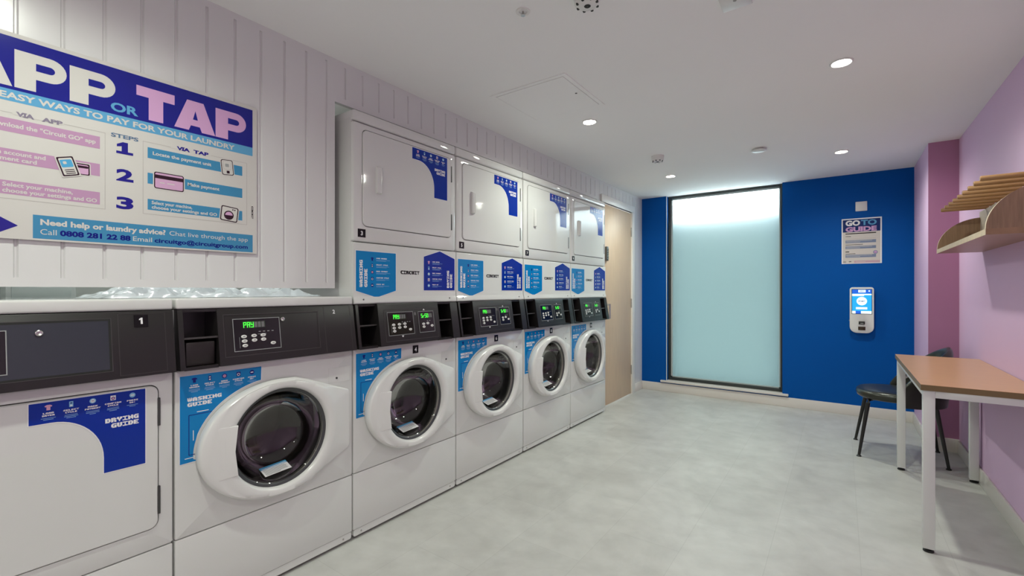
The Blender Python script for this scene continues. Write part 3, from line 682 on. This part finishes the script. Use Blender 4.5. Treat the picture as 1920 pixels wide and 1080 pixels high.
# --- stacked pairs
def make_stack(y):
    m = thing('stacked_washer_dryer', (XF, y, 0), '', 'stacked washer dryer', 'stacked washer dryer pairs in a row')
    cabinet(m, 1.93); lower_panel(m); washer_front(m); washing_sticker(m)
    # upper dryer
    g = G(); plate_hole(g, (.001, 1.3635, MW - .001, 1.9135, .010), rrect(.047, 1.434, .643, 1.886, .027), (.345, 1.66), thick=.03, rnd=.012); g.build('dryer_front', ENAMEL, m)
    g = G(); g.box(-.70, -.001, .001, MW - .001, 1.9175, 1.966, bev=.010, seg=3); g.build('top_cap', ENAMEL, m)
    dryer_door(m, 1.434, 1.886, 1.879)
    # fascia between the two machines, its lower lip turned back
    g = G(); sec = [(-.03, 1.360), (-.006, 1.360), (-.0008, 1.3575), (0, 1.354), (0, 1.112), (.002, 1.106), (.008, 1.082), (.006, 1.0765), (-.03, 1.0755)]
    g.prism(sec, lambda u, v, w: (u, w, v), .001, MW - .001); fa = g.build('middle_fascia', ENAMEL, m, angle=30)
    for yy in (.052, .625):
        g = G(); g.lathe([(.0055, .0038), (.0075, .0036), (.008, .001)], lambda h, a, b: (h, yy + a, 1.096 + b), 10); g.build('screw', mat('dark_screw', (.1, .1, .1), .4, metal=.7), fa)
    f = Flat((.0004, .0135, 1.1365), (0, 1, 0), (0, 0, 1)); w, h, tip = .231, .1845, .032
    f.base([(-.003, -.002), (w / 2, -tip - .003), (w + .003, -.002), (w + .003, h + .003), (-.003, h + .003)], 'white')
    f.poly([(0, 0), (w / 2, -tip), (w, 0), (w, h), (0, h)], 'wash', 1)
    f.block('WASHING', .036, .018, .0165, 'white', .124, rot=PI / 2); f.block('GUIDE', .062, .018, .0165, 'white', .084, rot=PI / 2)
    for i, (a, c) in enumerate(steps('WASHER')):
        v = .150 - .031 * i; icon(f, KINDS[i], .090, v, .0085, False)
        f.block(a + ' ' + c, .113, v + .002, .0050, 'white', .0062 * len(a + c)); f.bars(.113, .196, v - .0045, 2, .004, .0014, 'faint', 'L', i)
    f.build('washing_guide_sticker', fa)
    f = Flat((.0004, .433, 1.1385), (0, 1, 0), (0, 0, 1)); w, h, tip = .238, .179, .036
    f.base([(-.003, -.003), (w + .003, -.003), (w + .003, h + .001), (w / 2, h + tip + .003), (-.003, h + .001)], 'white')
    f.poly([(0, 0), (w, 0), (w, h), (w / 2, h + tip), (0, h)], 'dry', 1)
    f.block('DRYING', .192, .014, .0165, 'white', .096, rot=PI / 2); f.block('GUIDE', .217, .014, .0165, 'white', .078, rot=PI / 2)
    for i, (a, c) in enumerate(steps('DRYER')):
        v = .150 - .031 * i; icon(f, KINDS[i], .036, v, .0085, True)
        f.block(a + ' ' + c, .062, v + .002, .0050, 'white', .0060 * len(a + c)); f.bars(.062, .140, v - .0045, 2, .004, .0014, 'faint', 'L', i)
    f.build('drying_guide_sticker', fa)
    f = Flat((.0004, .276, 1.2215), (0, 1, 0), (0, 0, 1)); f.block('CIRCUIT', 0, 0, .0165, 'black', .126); f.build('brand_lettering', fa)
    # controls
    g = G(); slab(g, .004, .018); slab(g, .622, MW - .004); niche(g, .018, .116); niche(g, .512, .622); slab(g, .116, .512, .012); cp = g.build('control_panel', [BLACK, RIDGE], m)
    f = Flat(CB + CN * .0133, (0, 1, 0), CV); ridge_frame(f, .148, .018, .496, .174, .0025, RIDGE, 1)
    f.poly([(.338, .140), (.350, .140), (.350, .150), (.346, .156), (.342, .156), (.338, .150)], 'ghost', 1); f.build('panel_ridges', cp)
    display(cp, .165, .329, .046, .160, PAY, [(.199, .098), (.200, .0825), (.201, .067), (.234, .099), (.2345, .083), (.269, .100), (.2695, .084), (.302, .070)], d=.0138, arrow=(.250, .043, False))
    display(cp, .362, .472, .048, .158, ('acdfg', 'e' 'g', 'acdfg', 'abcdef'), [(.394, .092), (.395, .077), (.424, .094), (.453, .080)], name='display', d=.0138, arrow=(.405, .172, True))
    return m
st = make_stack(Y0 + 2 * PITCH)
NUM = [('3', '4'), ('5', '6'), ('7', '8'), ('9', '10')]
LB = ['white stacked dryer and washer with plates 3 and 4, nearest the wall sign', 'white stacked dryer and washer with plates 5 and 6, second pair from the wall sign',
      'white stacked dryer and washer with plates 7 and 8, third pair from the wall sign', 'white stacked dryer and washer with plates 9 and 10, last pair beside the wooden door']
stacks = [st]
for i in range(1, 4):
    c = copy_tree(st); c.location = (XF, Y0 + (2 + i) * PITCH, 0); stacks.append(c)
for i, s in enumerate(stacks):
    s['label'] = LB[i]
    number_plate(s, NUM[i][0], .024, .066, 1.384, 1.422)
    number_plate(s, NUM[i][1], .356, .394, .812, .853)

# things in the gap behind the machine tops
def rnd_noise(x, y):
    return .5 + .25 * math.sin(9 * x + 3 * math.sin(7 * y)) + .25 * math.sin(23 * y + 4 * math.sin(11 * x + 1))
g = G(); nx, ny = 22, 70
rr = random.Random(3); H = [[0] * (ny + 1) for _ in range(nx + 1)]
for i in range(nx + 1):
    for j in range(ny + 1):
        t = j / ny; e = min(1, min(t, 1 - t) * 7, min(i, nx - i) / 4)
        H[i][j] = max(0, e) * (.012 + .034 * rnd_noise(i * .045, j * .03) + rr.uniform(-.006, .006))
vs = [(-1.93 - .30 * i / nx, .42 + .78 * j / ny + .01 * math.sin(i), 1.1122 + H[i][j]) for i in range(nx + 1) for j in range(ny + 1)]
g.add(vs, [(i * (ny + 1) + j, i * (ny + 1) + j + 1, (i + 1) * (ny + 1) + j + 1, (i + 1) * (ny + 1) + j) for i in range(nx) for j in range(ny)])
tag(g.build('plastic_sheet', PLASTIC, angle=25), 'crumpled pale plastic sheet lying on the machine tops under the wall panel', 'plastic sheet')
o = thing('junction_box', (-2.70, .395, 1.25), 'pale service box on the wall in the gap behind the dryer', 'service box')
g = G(); g.box(0, .12, -.10, .10, -.22, .25, bev=.006); g.build('enclosure', mat('pale_box', (.70, .76, .74), .5), o)
g = G(); g.box(.12, .126, -.085, .085, -.20, .23, bev=.003); g.build('lid', mat('pale_box_lid', (.62, .70, .68), .4), o)
o = thing('batten_light', (-2.45, .7, 2.18), 'slim tube light in the service gap behind the wall panel', 'batten light')
g = G(); g.box(-.03, .03, -.6, .6, -.02, .02, bev=.004); g.build('body', WHITEP, o)
g = G(); g.tube([(0, -.57, -.035), (0, .57, -.035)], .014, 12); g.build('tube', TUBE, o)

# =================================================================== wall sign (app or tap)
sg = thing('wall_sign', (XW, .465, 1.57), 'large white and blue APP OR TAP payment sign on the white wall panelling', 'sign')
YO, ZO = .465, 1.57
f = Flat((.006, -YO, -ZO), (0, 1, 0), (0, 0, 1)); f.off = 0
L0, R0, B0, T0 = .045, .886, 1.282, 1.856
f.base([(L0, B0), (R0, B0), (R0, T0), (L0, T0)], 'board', .003)
for y in (L0 + .05, R0 - .05):
    for z in (B0 + .05, T0 - .05): f.g.box(0, .006, y - YO - .012, y - YO + .012, z - ZO - .012, z - ZO + .012, f.mi('board'))
f.rect(L0 + .012, 1.697, .870, 1.844, 'headblue', 1); f.rect(L0 + .012, 1.664, .870, 1.697, 'band', 1)
def bigP(x, y, w, h, c):
    st_ = w * .40; cx = x + w - h * .33; r = h * .335; ri = h * .10; cy = y + h - r
    outer = [(x, y), (x + st_, y), (x + st_, y + h * .33)] + [(cx + r * math.cos(a), cy + r * math.sin(a)) for a in [-PI / 2 + PI * i / 14 for i in range(15)]] + [(x, y + h)]
    f.poly(outer, c, 2); f.poly([(x + st_, cy - ri)] + [(cx + ri * math.cos(a), cy + ri * math.sin(a)) for a in [-PI / 2 + PI * i / 8 for i in range(9)]] + [(x + st_, cy + ri)], 'headblue', 3)
def bigA(x, y, w, h, c):
    f.poly([(x, y), (x + w * .34, y), (x + w * .39, y + h * .17), (x + w * .61, y + h * .17), (x + w * .66, y), (x + w, y), (x + w * .70, y + h), (x + w * .30, y + h)], c, 2)
    f.poly([(x + w * .44, y + h * .38), (x + w * .56, y + h * .38), (x + w * .50, y + h * .68)], 'headblue', 3)
def bigT(x, y, w, h, c): f.poly([(x + w * .31, y), (x + w * .69, y), (x + w * .69, y + h * .69), (x + w, y + h * .69), (x + w, y + h), (x, y + h), (x, y + h * .69), (x + w * .31, y + h * .69)], c, 2)
bigA(.096, 1.706, .132, .106, 'board'); bigP(.232, 1.706, .106, .106, 'board'); bigP(.345, 1.706, .106, .106, 'board')
f.text('OR', .440, 1.709, .027, 'band', .070, bold=.035)
bigT(.505, 1.706, .106, .106, 'lilac'); bigA(.610, 1.706, .128, .106, 'lilac'); bigP(.739, 1.706, .106, .106, 'lilac')
f.text('EASY WAYS TO PAY FOR YOUR LAUNDRY', .203, 1.6715, .0175, 'board', .602, bold=.032)
# left column
def thin_box(u0, v0, u1, v1): f.outline([(u0, v0), (u1, v0), (u1, v1), (u0, v1)], .0012, 'line', 1)
thin_box(.068, 1.392, .427, 1.632); f.rect(.228, 1.628, .332, 1.636, 'board', 2)
f.text('VIA', .235, 1.6265, .0115, 'greytext', .036, bold=.055, layer=3); f.text('APP', .286, 1.6265, .0115, 'greytext', .044, bold=.055, layer=3)
for q in (1.6265, 1.6362): f.rect(.2475, q, .2565, q + .0022, 'greytext', 4)
for v0 in (1.578, 1.493, 1.405): f.rect(.085, v0, .414, v0 + .038, 'lilacbar', 1)
f.text('Download the "Circuit GO" app', .178, 1.592, .0125, 'board', .226, bold=.028)
f.text('Create an account and', .140, 1.515, .0115, 'board', .154, bold=.028); f.text('add payment card', .150, 1.4985, .0115, 'board', .126, bold=.028)
f.text('Select your machine,', .209, 1.4268, .0115, 'board', .143, bold=.028); f.text('choose your settings and GO', .209, 1.4105, .0115, 'board', .198, bold=.028)
def rot_rect(cx, cy, w, h, ang, c, layer, r=.003):
    ca, sa = math.cos(ang), math.sin(ang)
    f.poly([(cx + u * ca - v * sa, cy + u * sa + v * ca) for u, v in rrect(-w / 2, -h / 2, w / 2, h / 2, r, 3)], c, layer)
rot_rect(.368, 1.506, .049, .039, .02, 'board', 2); rot_rect(.368, 1.506, .044, .034, .02, 'maroon', 3); rot_rect(.368, 1.5055, .038, .028, .02, 'cardpink', 4); rot_rect(.368, 1.513, .038, .007, .02, 'maroon', 5)
rot_rect(.341, 1.508, .044, .062, .30, 'board', 6); rot_rect(.341, 1.508, .038, .056, .30, 'maroon', 7); rot_rect(.341, 1.508, .031, .049, .30, 'board', 8); rot_rect(.338, 1.516, .027, .022, .30, 'softblue', 9); rot_rect(.334, 1.517, .008, .008, .3, 'board', 10, .002)
for k in range(3): rot_rect(.3445 + .0018 * k, 1.4985 - .005 * k, .022, .0022, .30, 'maroon', 9, .0005)
f.poly([(.120, 1.3315), (.185, 1.3315), (.185, 1.3535), (.239, 1.3195), (.185, 1.2860), (.185, 1.3075), (.120, 1.3075)], 'violet', 1)
# steps
f.text('STEPS', .4405, 1.626, .0120, 'steptext', .070, bold=.032)
for t, v in (('2', 1.4905), ('3', 1.4015)): f.text(t, .4755, v, .037, 'violet', .044, 'C', bold=.04)
f.poly([(.467, 1.5765), (.483, 1.5765), (.483, 1.614), (.470, 1.614), (.455, 1.605), (.455, 1.597), (.467, 1.600)], 'violet', 2)
f.rect(.4535, 1.5760, .4965, 1.584, 'violet', 3)
# right column
thin_box(.522, 1.392, .849, 1.632); f.rect(.600, 1.628, .724, 1.636, 'board', 2)
f.text('VIA', .617, 1.6275, .0115, 'violet', .040, bold=.055, layer=3); f.text('TAP', .668, 1.6275, .0115, 'violet', .048, bold=.055, layer=3)
for q in (1.6275, 1.6372): f.rect(.631, q, .641, q + .0022, 'violet', 4)
for v0 in (1.579, 1.494, 1.407): f.rect(.535, v0, .832, v0 + .036, 'bar', 1)
f.text('Locate the payment unit', .549, 1.593, .0115, 'board', .176, bold=.028)
f.text('Make payment', .650, 1.508, .0115, 'board', .102, bold=.028)
f.text('Select your machine,', .546, 1.4275, .0110, 'board', .118, bold=.028); f.text('choose your settings and GO', .546, 1.4125, .0110, 'board', .198, bold=.028)
rot_rect(.779, 1.600, .046, .062, .10, 'board', 2, .006); rot_rect(.779, 1.600, .041, .057, .10, 'maroon', 3, .006); rot_rect(.779, 1.600, .036, .052, .10, 'board', 4, .005)
rot_rect(.778, 1.6075, .026, .030, .10, 'line', 5, .002); rot_rect(.778, 1.6075, .024, .028, .10, 'board', 6, .002); rot_rect(.7775, 1.6075, .013, .012, .10, 'grey', 7, .002); rot_rect(.7815, 1.583, .010, .010, .10, 'maroon', 7, .001)
rot_rect(.5955, 1.510, .092, .062, 0, 'board', 2, .006); rot_rect(.5955, 1.510, .086, .056, 0, 'maroon', 3, .006); rot_rect(.5955, 1.510, .080, .050, 0, 'cardpink', 4, .004); rot_rect(.5955, 1.5225, .080, .012, 0, 'maroon', 5, .0005)
rot_rect(.575, 1.503, .014, .003, 0, 'board', 5, .001); rot_rect(.600, 1.503, .022, .003, 0, 'board', 5, .001)
rot_rect(.786, 1.426, .066, .062, -.10, 'board', 3, .006); rot_rect(.786, 1.426, .060, .056, -.10, 'maroon', 4, .006); rot_rect(.786, 1.426, .053, .049, -.10, 'board', 5, .004)
f.circ(.784, 1.421, .0170, 'maroon', 6); f.circ(.784, 1.421, .0130, 'cardpink', 7); f.poly([(.784 + .013 * math.cos(a), 1.421 + .013 * math.sin(a)) for a in [PI + PI * i / 10 for i in range(11)]], 'maroon', 8)
f.circ(.798, 1.443, .0025, 'maroon', 6); f.circ(.805, 1.442, .0025, 'maroon', 6)
f.block('CIRCUIT', .866, 1.467, .0060, 'black', .048, rot=-PI / 2)
# help strip
f.rect(.268, 1.287, .8705, 1.3545, 'bar', 1)
f.text('Need help or laundry advice?', .283, 1.3275, .0165, 'board', .302, bold=.04); f.text('Chat live through the app', .596, 1.3275, .0155, 'board', .256)
f.text('Call', .283, 1.2995, .0165, 'board', .034); f.text('0808 281 22 88', .324, 1.2995, .0155, 'navy', .166, bold=.045); f.text('Email', .496, 1.2995, .0155, 'board', .051, bold=.005); f.text('circuitgo@circuitgroup.com', .554, 1.2995, .0145, 'navy', .298, bold=.03)
f.build('printed_board', sg)

# =================================================================== back wall things
FB = lambda off=0.0: Flat((0, YB - off, 0), (1, 0, 0), (0, 0, 1))
g = G(); g.box(.104, .189, YB - .009, YB, 1.857, 1.943, bev=.003); tag(g.build('blank_plate', WHITEP), 'small square blank white plate high on the blue wall above the poster', 'wall plate')
f = FB(); f.base([(.002, 1.383), (.292, 1.383), (.292, 1.795), (.002, 1.795)], 'white', .0012)
pu = lambda a: .002 + .29 * a
pv = lambda a: 1.795 - .412 * a
f.rect(pu(.03), pv(.985), pu(.965), pv(.30), 'cream', 1); f.rect(pu(.03), pv(.30), pu(.965), pv(.025), 'posthead', 1)
f.text('GO', pu(.10), pv(.155), .046, 'white', .107, bold=.05); f.text('TO', pu(.49), pv(.155), .046, 'band', .112, bold=.04)
f.text('GUIDE', pu(.10), pv(.285), .040, 'lilac', .225, bold=.05)
for q in (.285, .205): f.rect(pu(.435), pv(q), pu(.535), pv(q) + .008, 'lilac', 3)
f.rect(pu(.10), pv(.345), pu(.86), pv(.325), 'black', 2); f.bars(pu(.10), pu(.36), pv(.40), 1, .01, .004, 'black', 'L', 1); f.rect(pu(.10), pv(.452), pu(.86), pv(.447), 'line', 2)
for a, b in ((.48, .545), (.61, .672), (.80, .865)):
    f.rect(pu(.10), pv(b), pu(.86), pv(a), 'postbar', 2); f.bars(pu(.12), pu(.82), pv(a + .022), 2, .010, .003, 'cream', 'L', 4, layer=3)
f.bars(pu(.10), pu(.66), pv(.585), 1, .01, .004, 'black', 'L', 2); f.bars(pu(.10), pu(.22), pv(.745), 1, .01, .007, 'black', 'L', 2); f.bars(pu(.10), pu(.42), pv(.785), 1, .01, .004, 'black', 'L', 2)
f.circ(pu(.845), pv(.76), .0165, 'postbar', 4); f.circ(pu(.845), pv(.76), .011, 'lilac', 5); f.text('GO', pu(.845), pv(.775), .007, 'posthead', .013, 'C', .02, layer=6)
f.rect(pu(.32), pv(.985), pu(.95), pv(.935), 'postpink', 2); f.bars(pu(.36), pu(.80), pv(.965), 1, .01, .004, 'cream', 'L', 3, layer=3)
f.rect(pu(.04), pv(.95), pu(.11), pv(.945), 'black', 2); f.block('CIRCUIT', pu(.035), pv(.975), .005, 'black', .024); f.block('GO', pu(.185), pv(.962), .007, 'black', .018)
tag(f.build('poster'), 'white poster with GO TO GUIDE heading on the blue wall above the payment terminal', 'poster')

pt = thing('payment_terminal', (.1485, YB, .96), 'white card payment terminal with lit blue START screen on the blue wall', 'payment terminal')
def tb(k, y):
    pts = []
    for cx, cz, a0, r in ((.0875 - .022, .208 - .022, 0, .022), (-.0875 + .022, .208 - .022, 90, .022), (-.0875 + .055, -.204 + .055, 180, .055), (.0875 - .055, -.204 + .055, 270, .055)):
        for i in range(7):
            a = math.radians(a0 + 15 * i); pts.append((cx + r * math.cos(a), cz + r * math.sin(a)))
    return [(u * k, y, v * (1 - (1 - k) * .45)) for u, v in pts]
g = G(); g.loft([tb(1, 0), tb(1, -.042), tb(.985, -.048), tb(.95, -.0505)], cap0=True, cap1=True); g.build('housing', WHITEP, pt)
f = Flat((-.0695, -.0507, -.029), (1, 0, 0), (0, 0, 1)); w, h = .139, .216
f.base([(-.004, -.004), (w + .004, -.004), (w + .004, h + .004), (-.004, h + .004)], 'scr_dark', .001)
f.rect(0, 0, w, h, 'scr_cyan', 1); f.rect(0, h * .835, w, h, 'scr_blue', 2); f.rect(w * .32, h * .88, w * .70, h * .985, 'scr_white', 3); f.circ(w * .88, h * .94, .006, 'scr_white', 3)
f.block('CIRCUIT', w * .36, h * .92, .006, 'navy', .040, layer=4)
f.rect(0, h * .77, w, h * .82, 'scr_white', 2); f.rect(0, h * .73, w * .62, h * .765, 'scr_white', 2)
f.circ(w * .50, h * .52, w * .27, 'scr_white', 2, n=28); f.text('START', w * .5, h * .49, .012, 'navy', .050, 'C', .04, layer=3)
f.rect(w * .20, h * .18, w * .78, h * .27, 'scr_white', 2); f.rect(0, 0, w, h * .11, 'scr_white', 2); f.rect(w * .18, 0, w * .46, h * .11, 'scr_blue', 3)
f.build('screen', pt)
g = G(); g.box(-.022, .022, -.058, -.05, -.125, -.098, bev=.002); g.box(-.010, .012, -.0586, -.058, -.119, -.112, 1); g.build('card_reader', [RUBBER, INK['grey']], pt)
g = G(); g.box(-.026, .026, -.056, -.05, -.177, -.145, bev=.002); g.build('receipt_slot', mat('brown_lens', (.04, .022, .012), .2), pt)
g = G(); g.box(-.092, -.087, -.03, -.015, -.098, -.088); g.build('side_button', CHROME, pt)

# =================================================================== table
TX0, TX1, TY0, TY1, TZ = .281, .667, 2.663, 3.840, .729
tb_ = thing('table', (.474, 3.25, 0), 'narrow oak-topped table with white steel legs against the lavender wall', 'table')
ox, oy = .474, 3.25
g = G(); g.box(TX0 - ox, TX1 - ox, TY0 - oy, TY1 - oy, TZ - .001, TZ, 0); g.box(TX0 - ox, TX1 - ox, TY0 - oy, TY1 - oy, TZ - .025, TZ - .001, 1); g.build('tabletop', [LAMIN, LAMEDGE], tb_, smooth=False)
for x0 in (TX0 + .008, TX1 - .048):
    for y0 in (TY0 + .006, TY1 - .046):
        g = G(); g.box(x0 - ox, x0 + .04 - ox, y0 - oy, y0 + .04 - oy, .016, TZ - .025, bev=.002); lg = g.build('leg', LEGW, tb_)
        g = G(); cx, cy = x0 + .02 - ox, y0 + .02 - oy
        g.lathe([(0, .019), (.006, .019), (.009, .014), (.010, .006), (.018, .006)], lambda h, a, b: (cx + a, cy + b, h), 16, cap0=True); g.build('levelling_foot', RUBBER, lg)
rails = [(TX0 + .048, TX1 - .048, TY0 + .006, TY0 + .028), (TX0 + .048, TX1 - .048, TY1 - .028, TY1 - .006), (TX0 + .010, TX0 + .030, TY0 + .046, TY1 - .046), (TX1 - .030, TX1 - .010, TY0 + .046, TY1 - .046)]
for a, b, c, d in rails:
    g = G(); g.box(a - ox, b - ox, c - oy, d - oy, TZ - .055, TZ - .025, bev=.0015); g.build('rail', LEGW, tb_)
g = G(); g.tube([(TX0 + .045 - ox, TY1 - .026 - oy, .585), (TX0 + .155 - ox, TY1 - .026 - oy, TZ - .05)], .007, 8); g.build('brace', LEGW, tb_)

# =================================================================== chair
ch = thing('chair', (.32, 4.17, 0), 'black leather tub chair with thin black legs behind the oak table', 'chair')
def sell(a, b, t, e=2.5):
    c, s = math.cos(t), math.sin(t); return (a * math.copysign(abs(c) ** (2 / e), c), b * math.copysign(abs(s) ** (2 / e), s))
g = G(); loops = []
for z, k in ((.388, .70), (.388, .90), (.398, .975), (.415, 1.0), (.432, .985), (.443, .93), (.449, .80), (.451, .5), (.451, .05)):
    loops.append([(*[c * k for c in sell(.235, .225, 2 * PI * i / 56)], z) for i in range(56)])
g.loft(loops, 0, True, True, True); g.build('seat', LEATHER, ch, angle=60)
g = G(); n = 44; outer = []
def back(ph, s, off):
    # s 0 bottom .. 1 top ; off radial
    zt = .435 + .325 * max(0, math.cos(ph * .92)) ** .8; zb = .372; z = zb + (zt - zb) * s
    lean = .028 * ((z - .40) / .36) * math.cos(ph) if z > .4 else 0
    r = 1.0; x, y = (.226 + off) * math.cos(ph), (.236 + off) * math.sin(ph)
    return (x + lean, y, z)
prof = [(0, .0), (.0, .028), (.3, .034), (.6, .034), (.9, .030), (.97, .022), (1.0, .012), (.985, .002), (.9, -.004), (.6, -.004), (.3, -.004), (0.0, 0)]
loops = []
for i in range(n + 1):
    ph = math.radians(-96 + 192 * i / n); loops.append([back(ph, s, o_) for s, o_ in prof])
g.loft(loops, 0, True, True, True); g.build('backrest', LEATHER, ch, angle=60)
for fx, fy, tx, ty in ((-.232, .210, -.165, .150), (-.222, -.215, -.165, -.150), (.230, .198, .175, .15), (.234, -.190, .175, -.15)):
    g = G(); g.tube([(fx, fy, .006), (fx + (tx - fx) * .9, fy + (ty - fy) * .9, .36), (tx, ty, .385), (tx * .8, ty * .8, .392)], [.0085, .0135, .014, .013], 12); lg = g.build('leg', BLACKMET, ch)
    g = G(); g.lathe([(0, .014), (.005, .014), (.009, .009)], lambda h, a, b: (fx + a, fy + b, h), 14, cap0=True, cap1=True); g.build('glide', RUBBER, lg)

# =================================================================== wall shelf
sh = thing('wall_shelf', (XR, 3.2, 1.375), 'oak wall shelf with curved end panels and a round-rod rack on the lavender wall', 'shelf')
X0 = .474 - XR; ya, yb = 2.622 - 3.2, 3.790 - 3.2; zb = 1.363 - 1.375
g = G(); g.box(X0, 0, ya, yb, zb, zb + .024, 0, bev=0)
for (x0, x1) in ((X0 - .001, X0),): g.box(x0, x1, ya, yb, zb, zb + .024, 1)
g.build('shelf_board', [OAKDARK, OAKEDGE], sh, smooth=False)
q = [(X0 * math.cos(a), zb + .024 + .178 * math.sin(a)) for a in [PI / 2 * i / 24 for i in range(25)]]
g = G(); g.box(-.012, 0, ya + .018, yb, zb + .024, .222, 0); g.build('back_panel', mat('pale_ply_back', (.47, .40, .33), .5, var=.06, vscale=6, stretch=(3, 3, 20)), sh, smooth=False)
for y in (ya, yb - .018):
    g = G(); g.prism([(0, zb + .024)] + q, lambda u, v, w: (u, w, v), y, y + .018, 0, 1); g.build('end_panel', [OAK, OAKEDGE], sh, angle=25)
for k in range(9):
    y = 3.652 - .1165 * k - 3.2
    g = G(); g.tube([(0, y, .233), (X0 + .004, y, .233), (X0, y, .233)], [.0115, .0115, .0095], 14); g.build('rod', ROD, sh)
